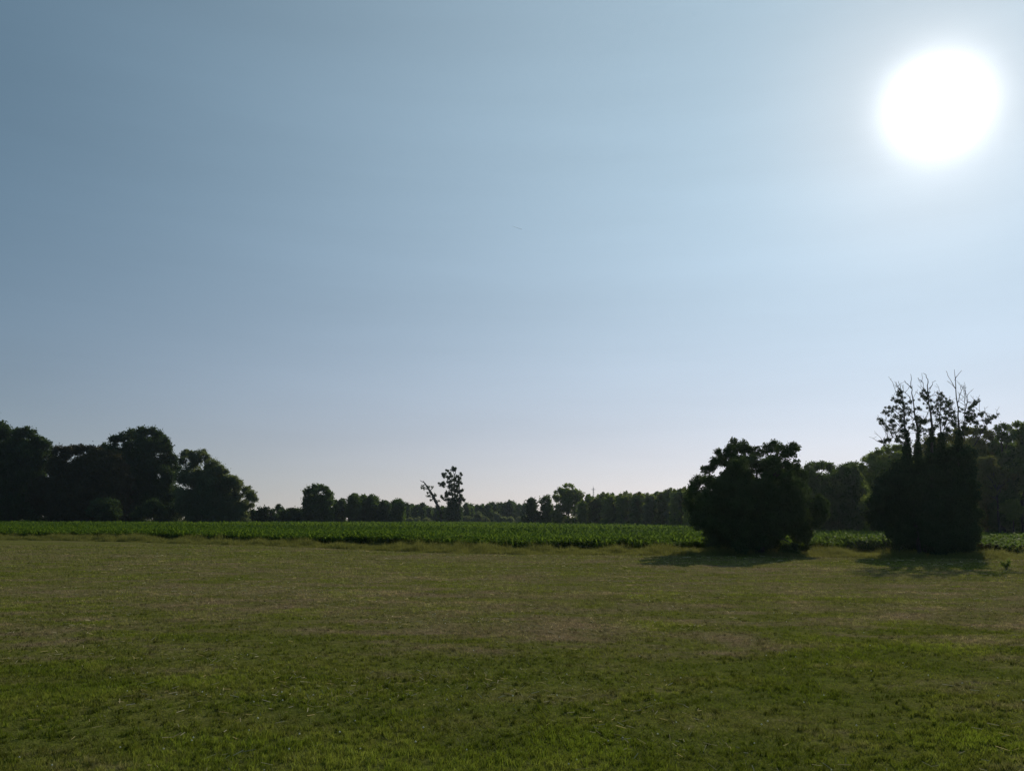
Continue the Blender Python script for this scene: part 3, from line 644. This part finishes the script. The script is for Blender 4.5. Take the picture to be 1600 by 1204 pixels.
for k, ((tu, tv), (bu, bv), r, lf, lab, kind) in enumerate(T7):
    lst = []; v = tv + r * .45; rs_ = np.random.RandomState(300 + k)
    while v < bv:
        f = (v - tv) / (bv - tv); rr = r * (min(1, .5 + f * 1.5) if kind == 'col' else .35 + .75 * f)
        for _ in range(3): lst.append((tu + (bu - tu) * f + (rs_.rand() - .5) * rr * .9, v + (rs_.rand() - .5) * 8, rr * .8))
        v += r * .42
    tree_px('round_topped_tree', lab, 'tree', C2[0] + bu / C2[2], 215 + 3 * math.sin(k * 2.3), lst, C2, lf, 310 + k, limbs=6, tr=.22, dj=1.5)

# --- far treeline, 270-330 m
FT = [(852, 286, 16), (880, 290, 20), (910, 295, 20), (935, 285, 14), (960, 300, 20), (985, 310, 22), (1015, 305, 20), (1045, 300, 20), (1080, 300, 20), (1120, 295, 22), (1160, 285, 14), (1185, 290, 14), (1215, 295, 18), (1245, 292, 16), (1275, 290, 18), (1300, 282, 22),
      (1335, 280, 20), (1365, 285, 18), (1385, 272, 22), (1405, 280, 20), (1440, 290, 20), (1470, 288, 18)]
FL = ['small pale tree at the left end of the distant treeline', 'leftmost dark tree of the distant treeline', 'second dark tree of the distant treeline from its left end', 'small peaked tree in the distant treeline left of the leaning dead tree', 'low distant tree just left of the leaning dead tree',
      'low distant tree directly behind the leaning dead tree', 'distant tree showing right of the leaning dead trunk', 'distant tree in the gap between the leaning trunk and the tall thin tree', 'distant tree directly behind the tall thin tree', 'distant tree just right of the tall thin tree', 'slim feathery tree first right of the tall thin tree in the distant treeline',
      'slim feathery tree second right of the tall thin tree in the distant treeline', 'ragged distant tree left of the two domes', 'low distant tree beside the ragged one', 'distant tree just left of the first dome', 'first rounded dome in the distant treeline', 'second rounded dome in the distant treeline',
      'distant tree in the dip between the domes and the dark tall head', 'highest dark head of the distant treeline', 'distant tree right beside the highest dark head', 'low distant tree left of the pointed dark tree', 'rightmost low tree of the distant treeline, against the pointed dark tree']
for k, ((u, v, r), lab) in enumerate(zip(FT, FL)):
    rs_ = np.random.RandomState(400 + k); lst = [(u, v + r * .6, r * .75), (u - r * .5, v + r, r * .7), (u + r * .5, v + r, r * .7)]
    vv_ = v + r * 1.6
    while vv_ < 395:
        lst += [(u + (rs_.rand() - .5) * r * 1.3, vv_, r * .85) for _ in range(2)]; vv_ += r * .7
    tree_px('distant_tree', lab, 'tree', C2[0] + u / C2[2], 300 + 12 * math.sin(k * 1.7), lst, C2, 'mid' if k % 3 else 'dark', 420 + k, limbs=5, tr=.25, dj=2, group='trees of the distant treeline')
LB = [(870, 365), (915, 360), (960, 365), (1165, 355), (1195, 360), (1228, 335), (1265, 358), (1318, 340), (1350, 358), (1395, 360), (1435, 362), (1465, 350)]
LL = ['pale bush at the foot of the distant treeline, leftmost of its row', 'pale bush second in the row under the distant treeline', 'pale bush left of the foot of the leaning dead tree', 'pale bush right of the foot of the tall thin tree', 'low pale bush left of the first pointed pale shrub', 'first pointed pale shrub below the distant treeline',
      'low pale bush between the two pointed pale shrubs', 'second pointed pale shrub below the distant treeline', 'low pale bush right of the second pointed pale shrub', 'pale bush below the highest dark head of the distant treeline', 'pale bush second from the right under the distant treeline', 'upright pale shrub rightmost under the distant treeline']
for k, ((u, v), lab) in enumerate(zip(LB, LL)):
    h_ = 390 - v; lst = [(u, v + 5, 8)] + [(u + (RF.rand() - .5) * 26, v + 10 + RF.rand() * h_, 14) for _ in range(7)]
    tree_px('pale_bush', lab, 'bush', C2[0] + u / C2[2], 262, lst, C2, 'grey', 450 + k, limbs=4, tr=.08, dj=1, group='pale bushes under the distant treeline')

# --- leaning dead tree and tall thin tree
CT = (620, 720, 10.0); Y = 225
def PT(u, v, dd=0): return at(CT[0] + u / 10, CT[1] + v / 10, Y + dd)
RD = np.random.RandomState(8)
pth = [(705, 960), (680, 800), (640, 700), (600, 620), (560, 530), (500, 440), (440, 350), (410, 310)]
st = [(np.array([PT(u, v) for u, v in pth]), np.array([.5, .45, .38, .42, .36, .28, .18, .06]))]; st[0][0][0][2] = -.1
ex = []
for (a, b) in [((490, 430), (370, 380)), ((500, 440), (410, 430)), ((520, 470), (570, 400)), ((545, 510), (480, 490)), ((560, 560), (470, 560)), ((575, 590), (520, 620)), ((620, 660), (660, 620)), ((590, 560), (610, 520)), ((420, 330), (360, 300)), ((440, 360), (400, 400))]:
    ex.append(limb(PT(*a), PT(b[0], b[1], RD.rand() * 2 - 1), .13, .05, RD, 5, .12))
lst = [(400, 385, 16), (420, 425, 16), (385, 420, 9), (555, 410, 18), (510, 400, 10), (482, 497, 9), (480, 550, 16), (510, 545, 14), (535, 610, 16), (655, 628, 20), (595, 530, 26), (580, 580, 26), (545, 520, 18), (520, 480, 14), (600, 620, 20), (480, 400, 14), (640, 720, 40), (680, 800, 50), (700, 880, 60), (650, 700, 30)]
tree('leaning_dead_tree', 'dead leaning tree with stubby side shoots sloping up to the left, at centre', 'tree', (PT(705, 950)[0], Y), px_blobs(lst, Y, CT, RD, 1, .5), 'dark', .38, .9, 501, stems=st, extra=ex, ncl=6, clr=(.4, .6), infill=0)
lst = [(860, 130, 22), (890, 120, 16), (920, 125, 12), (800, 160, 10), (740, 210, 26), (720, 225, 16), (790, 245, 30), (845, 230, 18), (830, 190, 12), (1000, 200, 14), (950, 240, 18), (900, 290, 34), (980, 280, 28), (850, 315, 14), (800, 330, 26), (960, 330, 30), (1000, 330, 18), (740, 340, 18), (680, 355, 18), (720, 370, 16),
       (735, 400, 12), (850, 380, 34), (900, 380, 34), (820, 410, 30), (950, 400, 34), (860, 450, 40), (930, 460, 40), (980, 480, 34), (820, 500, 30), (775, 540, 34), (760, 500, 10), (880, 520, 34), (940, 540, 36), (1000, 540, 24), (1010, 600, 34), (960, 600, 38), (810, 600, 24), (700, 560, 10), (730, 590, 12), (850, 600, 24), (900, 590, 20), (1020, 450, 9), (1050, 610, 14)]
lst += [(u + (RD.rand() - .5) * 60, v + (RD.rand() - .5) * 60, r * (.25 + .3 * RD.rand())) for u, v, r in lst for _ in range(2)]
lst += [(820 + RD.rand() * 180, 650 + RD.rand() * 280, 62) for _ in range(34)] + [(830, 670, 45), (900, 660, 45), (980, 660, 45)]
st = [(np.array([PT(u, v) for u, v in [(920, 960), (915, 700), (905, 500), (900, 350), (895, 200), (870, 130)]]), np.array([.35, .28, .2, .14, .1, .05])), (np.array([PT(u, v, .6) for u, v in [(900, 900), (870, 600), (855, 400), (850, 250), (810, 150)]]), np.array([.28, .2, .14, .09, .05])),
      (np.array([PT(u, v, -.6) for u, v in [(930, 900), (985, 600), (975, 400), (985, 280), (1005, 190)]]), np.array([.28, .2, .14, .08, .05]))]
for s_ in st: s_[0][0][2] = -.1
ex = [limb(PT(*a), PT(*b), .12, .05, RD, 5, .1) for a, b in [((860, 620), (700, 560)), ((860, 620), (745, 590)), ((850, 420), (680, 350)), ((850, 300), (720, 215)), ((895, 250), (930, 120)), ((975, 460), (1060, 440)), ((860, 500), (760, 490)), ((900, 350), (990, 330))]]
tree('tall_thin_tree', 'tall thin see-through tree with a ragged crown over an ivy-thick base, at centre', 'tree', (PT(915, 950)[0], Y), px_blobs(lst, Y, CT, RD, 1, .8), 'dark', .40, 0.85, 502, stems=st, extra=ex, ncl=8, clr=(.36, .56), infill=0)

# --- wood at centre right
tree_px('small_tree', 'rounded dark tree at the left end of the centre-right wood', 'tree', 831, 182, [(238, 385, 22), (225, 400, 25), (255, 395, 24), (265, 420, 25), (215, 430, 26), (240, 440, 40), (240, 490, 42), (235, 530, 40), (285, 480, 32), (290, 530, 35), (190, 520, 30)], C3, 'dark', 510, limbs=6, tr=.2, dj=1)
tree_px('small_tree', 'upright dark tree beside the rounded one at the left of the centre-right wood', 'tree', 852, 182, [(335, 365, 22), (360, 358, 16), (320, 390, 26), (360, 395, 28), (335, 440, 36), (345, 490, 40), (330, 535, 40), (370, 530, 30), (300, 520, 30), (392, 470, 28), (388, 530, 34), (380, 430, 22)], C3, 'mid', 511, limbs=6, tr=.2, dj=1)
TA = [(485, 275, 22), (520, 270, 20), (540, 285, 18), (450, 300, 22), (470, 320, 28), (420, 325, 20), (410, 360, 24), (510, 320, 30), (560, 315, 26), (590, 330, 22), (610, 345, 18), (550, 350, 34), (440, 380, 36), (500, 380, 40), (580, 390, 40), (430, 440, 40), (500, 450, 45), (570, 450, 40), (460, 510, 45), (540, 520, 45), (400, 480, 25), (600, 510, 35), (430, 540, 34), (620, 545, 34), (415, 505, 30), (610, 470, 30), (500, 540, 34), (580, 545, 34)]
tree_px('airy_tree', 'tallest airy light-green tree at the left of the centre-right wood', 'tree', 888, 178, TA, C3, 'light', 512, limbs=14, tr=.25, dj=1.2, lai=.85)
WR = []
tops = [(620, 380), (655, 335), (700, 375), (735, 350), (765, 322), (800, 325), (835, 335), (870, 345), (900, 335), (930, 322), (965, 325), (1000, 332), (1030, 322), (1060, 328), (1095, 335), (1130, 335), (1160, 325), (1190, 325), (1220, 305), (1255, 298), (1290, 298), (1325, 298), (1360, 292), (1400, 285), (1440, 300)]
names = ['light green tree right beside the tall airy tree', 'slim tree just left of the thin mast', 'low tree in the gap right of the thin mast', 'tree on the right rim of the gap by the thin mast']
for k, (u, v) in enumerate(tops):
    Yk = np.interp(C3[0] + u / C3[2], [900, 1000, 1090], [172, 152, 122]) + 3 * math.sin(k * 2.1)
    rs_ = np.random.RandomState(520 + k); v = v + (rs_.rand() - .4) * 16; lst = [(u + (rs_.rand() - .5) * 16, v + 6, 7), (u - 8, v + 14, 9), (u + 7, v + 20, 12), (u - 3, v + 26, 15)]
    vv_ = v + 34
    while vv_ < 560:
        lst += [(u + (rs_.rand() - .5) * 62, vv_, 14 + 9 * rs_.rand()) for _ in range(4)]; vv_ += 17
    lab = names[k] if k < 4 else 'light-topped slender tree packed in the long even row of the centre-right wood'
    tree_px('slender_tree', lab, 'tree', C3[0] + u / C3[2], Yk, lst, C3, ('light', 'mid', 'olive', 'light', 'grey')[k % 5], 550 + k, limbs=6, tr=.14, dj=2.5, lai=1.0, infill=0.1, group='slender trees of the centre-right wood')

# thin lattice mast above the wood
mmast = new_mat('mast_steel'); nt = mmast.node_tree; p = nt.nodes.new('ShaderNodeBsdfPrincipled'); p.inputs['Base Color'].default_value = (.2, .2, .21, 1); p.inputs['Metallic'].default_value = .6; p.inputs['Roughness'].default_value = .5
o = nt.nodes.new('ShaderNodeOutputMaterial'); nt.links.new(p.outputs[0], o.inputs['Surface'])
Ym = 420; tp = at(927, 762, Ym); paths = []
for a in range(3):
    dx, dy = .28 * math.cos(a * 2.094), .28 * math.sin(a * 2.094)
    paths.append((np.array([[tp[0] + dx * 1.8, Ym + dy * 1.8, 0], [tp[0] + dx, Ym + dy, tp[2]]]), np.array([.10, .07])))
zz = 1.0
while zz < tp[2]:
    for a in range(3):
        f = 1.8 - .8 * zz / tp[2]; g_ = 1.8 - .8 * min(1, (zz + 1.2) / tp[2])
        p0 = [tp[0] + .28 * f * math.cos(a * 2.094), Ym + .28 * f * math.sin(a * 2.094), zz]; p1 = [tp[0] + .28 * g_ * math.cos((a + 1) * 2.094), Ym + .28 * g_ * math.sin((a + 1) * 2.094), min(tp[2], zz + 1.2)]
        paths.append((np.array([p0, p1]), np.array([.05, .05])))
    zz += 1.2
V, F_ = tubes(paths, 5)
root = empty('radio_mast', (tp[0], Ym, 0), 'thin grey lattice mast rising behind the centre-right wood', 'mast')
mesh_np('lattice', V - np.array([tp[0], Ym, 0]), F_, mmast, root, smooth=True)
V, F_ = tubes([(np.array([[tp[0], Ym, tp[2] - .3], [tp[0], Ym, tp[2] + 1.2]]), np.array([.1, .05])), (np.array([[tp[0] - 1.1, Ym, tp[2] - .8], [tp[0] + 1.1, Ym, tp[2] - .8]]), np.array([.1, .1]))], 5)
mesh_np('antenna', V - np.array([tp[0], Ym, 0]), F_, mmast, root)

# --- right wood behind the two verge trees
W5 = [
 ('hazy dark tree in the right wood, just right of the big round tree', 88, 78, 'mid', [(85, 600, 28), (120, 595, 30), (160, 590, 30), (200, 600, 30), (225, 615, 28), (60, 640, 35), (20, 650, 50), (-40, 680, 60)] + fill(-60, 220, 660, 930, 62, 20, RF)),
 ('second tree in the right wood, peaked, between big round tree and ivy-covered stems', 310, 76, 'mid', [(270, 610, 28), (300, 592, 26), (335, 590, 26), (350, 610, 25), (250, 640, 40), (310, 650, 50)] + fill(240, 380, 680, 930, 58, 14, RF)),
 ('taller light-tipped tree in the right wood touching the left side of the ivy-covered stems', 480, 72, 'light', [(400, 560, 26), (430, 545, 26), (470, 515, 28), (510, 500, 30), (550, 495, 28), (590, 500, 30), (380, 600, 30), (440, 600, 50), (520, 570, 60), (600, 560, 60)] + fill(390, 620, 640, 900, 60, 20, RF)),
 ('brownish-olive tree top rising behind the right side of the ivy-covered stems', 970, 70, 'olive', [(850, 440, 32), (900, 410, 34), (950, 400, 34), (1000, 400, 32), (1040, 400, 26), (1080, 420, 30), (1100, 460, 36), (1000, 470, 60), (920, 490, 60), (1060, 540, 55), (800, 470, 40), (720, 480, 50)] + fill(760, 1110, 560, 900, 62, 26, RF)),
 ('feathery tree at the right edge, second from the frame', 1150, 69, 'mid', [(1130, 385, 22), (1165, 375, 24), (1190, 385, 22), (1150, 420, 34), (1190, 440, 40), (1130, 490, 45)] + fill(1110, 1230, 520, 930, 56, 16, RF)),
 ('feathery tree cut off by the right edge of the frame', 1260, 68, 'light', [(1235, 365, 22), (1260, 375, 26), (1290, 380, 34), (1330, 370, 40), (1230, 420, 36), (1280, 450, 55), (1350, 450, 60)] + fill(1220, 1420, 520, 930, 60, 18, RF))]
for k, (lab, ub, Yk, lf, lst) in enumerate(W5):
    tree_px('woodland_tree', lab, 'tree', C5[0] + ub / C5[2], Yk + 2, lst, C5, lf, 600 + k, limbs=16, tr=.2, dj=1.5, lai=1.05)
tree_px('woodland_tree', 'olive tree with layered drooping boughs in front of the right wood', 'tree', 1240 / 1 + 1130 / C5[2], 67, [(1050, 570, 32), (1090, 560, 28), (1060, 630, 34), (1110, 640, 34), (1160, 640, 30), (1200, 650, 26), (1225, 655, 14), (1070, 690, 36), (1120, 700, 36), (1160, 700, 26), (1060, 740, 26), (1110, 745, 24)], C5, 'olive', 610, limbs=12, tr=.12, dj=.8, ncl=10)
tree_px('bush', 'light yellow-green bush at the right edge in front of the dark right wood', 'bush', 1240 + 1205 / C5[2], 66, [(1200, 800, 26), (1230, 800, 24), (1165, 830, 28), (1210, 840, 32), (1250, 830, 24), (1200, 870, 24), (1230, 875, 20)], C5, 'light', 611, limbs=6, tr=.08, dj=.5)

# dark trees deeper in the right wood close the gaps
for k, (u, v) in enumerate([(40, 690), (250, 680), (420, 640), (700, 520), (880, 500), (1060, 520), (1200, 500), (1330, 520)]):
    lst = fill(u - 110, u + 110, v, 940, 70, 22, RF)
    tree_px('woodland_tree', 'dark shaded tree standing deeper inside the right wood', 'tree', C5[0] + u / C5[2], 88, lst, C5, 'mid', 630 + k, limbs=10, tr=.18, dj=1.5, group='shaded inner trees of the right wood')

# --- plants on the verge
def weed(name, label, u, v, h, spread, seed, leaf='olive', n=7, group=None, dens=1.2):
    rs_ = np.random.RandomState(seed); b = on_ground(u, v); g0 = gz1(b[0], b[1])
    root = empty(name, (b[0], b[1], g0), label, 'plant', group); paths = []; bl = []
    for k in range(n):
        e = np.array([(rs_.rand() - .5) * spread, (rs_.rand() - .5) * spread, h * (.6 + .4 * rs_.rand())])
        paths.append(limb((0, 0, -.02), e, .012, .005, rs_, 5, .06))
        for t in (.45, .65, .85, 1.0):
            bl.append((*(e * t + np.array([(rs_.rand() - .5) * .08, 0, 0])), .05 * (1.5 - t) + .03, .06, .07))
    V, F_ = tubes(paths, 4); mesh_np('stem', V, F_, BARK_PALE, root)
    V, F_, A, _ = leaves(bl, .05 if dens > 1 else .03, dens, rs_, 4, (.5, .7)); V[:, 2] = np.maximum(V[:, 2], .01)
    mesh_np('foliage', V, F_, LF[leaf], root, attr=A)
weed('tall_weed', 'pale tall weed on the verge below the leaning dead tree', 701, 857, .72, .25, 701, 'light')
weed('tall_weed', 'thin pale weed on the verge just left of the tallest verge weed', 711, 856, .5, .2, 702, 'grey', 5)
weed('tall_weed', 'tallest pale weed on the verge below the tall thin tree', 720, 857, .85, .25, 703, 'light', 8)
weed('tall_weed', 'pale branching weed on the verge right of the tallest verge weed', 726, 858, .6, .3, 704, 'light')
weed('tall_weed', 'short pale weed on the verge, leftmost of the verge weeds', 652, 857, .55, .25, 705, 'light', 5)
weed('tall_weed', 'greyish flowering weed on the verge left of the big round tree', 1035, 862, .55, .8, 706, 'grey', 14)
weed('tall_weed', 'small upright weed on the mown meadow near the right edge', 1573, 889, .36, .45, 707, 'light', 6, dens=.3)
weed('bramble', 'reddish-brown bramble on the verge right of the ivy-covered stems', 1526, 868, .6, 1.6, 708, 'brown', 40)
weed('bramble', 'dark leafy bramble on the verge left of the ivy-covered stems', 1350, 866, .7, 1.6, 709, 'ivy', 40)
weed('bramble', 'leafy dark undergrowth filling the foot of the ivy-covered stems on its left', 1400, 868, .8, 1.6, 710, 'ivy', 40)

# --- small contrail high in the sky
mc = new_mat('contrail_vapour'); nt = mc.node_tree
t1 = nt.nodes.new('ShaderNodeBsdfTransparent'); t2 = nt.nodes.new('ShaderNodeBsdfTranslucent'); t2.inputs['Color'].default_value = (.95, .95, .95, 1)
mx = nt.nodes.new('ShaderNodeMixShader'); mx.inputs[0].default_value = .12; nt.links.new(t1.outputs[0], mx.inputs[1]); nt.links.new(t2.outputs[0], mx.inputs[2])
o = nt.nodes.new('ShaderNodeOutputMaterial'); nt.links.new(mx.outputs[0], o.inputs['Surface'])
p0, p1 = at(799, 353, 20000), at(816, 358.5, 21000)
V, F_ = tubes([(np.array([p0 + (p1 - p0) * t for t in (0, .3, .6, .85, 1)]), np.array([2, 7, 10, 12, 4]))], 8)
tag(mesh_np('contrail', V, F_, mc, smooth=True, origin=p0), 'faint short white vapour trail high in the middle of the sky', 'contrail')

# ------------------------------------------------------------------ summer haze
hz = new_mat('haze_air'); nt = hz.node_tree
pv = nt.nodes.new('ShaderNodeVolumePrincipled'); pv.inputs['Color'].default_value = (0.70, 0.84, 0.96, 1)
pv.inputs['Density'].default_value = 0.00012; pv.inputs['Anisotropy'].default_value = 0.7
o = nt.nodes.new('ShaderNodeOutputMaterial'); nt.links.new(pv.outputs[0], o.inputs['Volume'])
hx, hy, z0, z1 = 1510, 1510, -1.1, 42
V = [(-hx, -hy, z0), (hx, -hy, z0), (hx, hy, z0), (-hx, hy, z0), (-hx, -hy, z1), (hx, -hy, z1), (hx, hy, z1), (-hx, hy, z1)]
F_ = [(0, 3, 2, 1), (4, 5, 6, 7), (0, 1, 5, 4), (1, 2, 6, 5), (2, 3, 7, 6), (3, 0, 4, 7)]
tag(mesh_np('haze', V, F_, hz), 'thin bluish summer haze over the whole field', 'haze', kind='stuff')
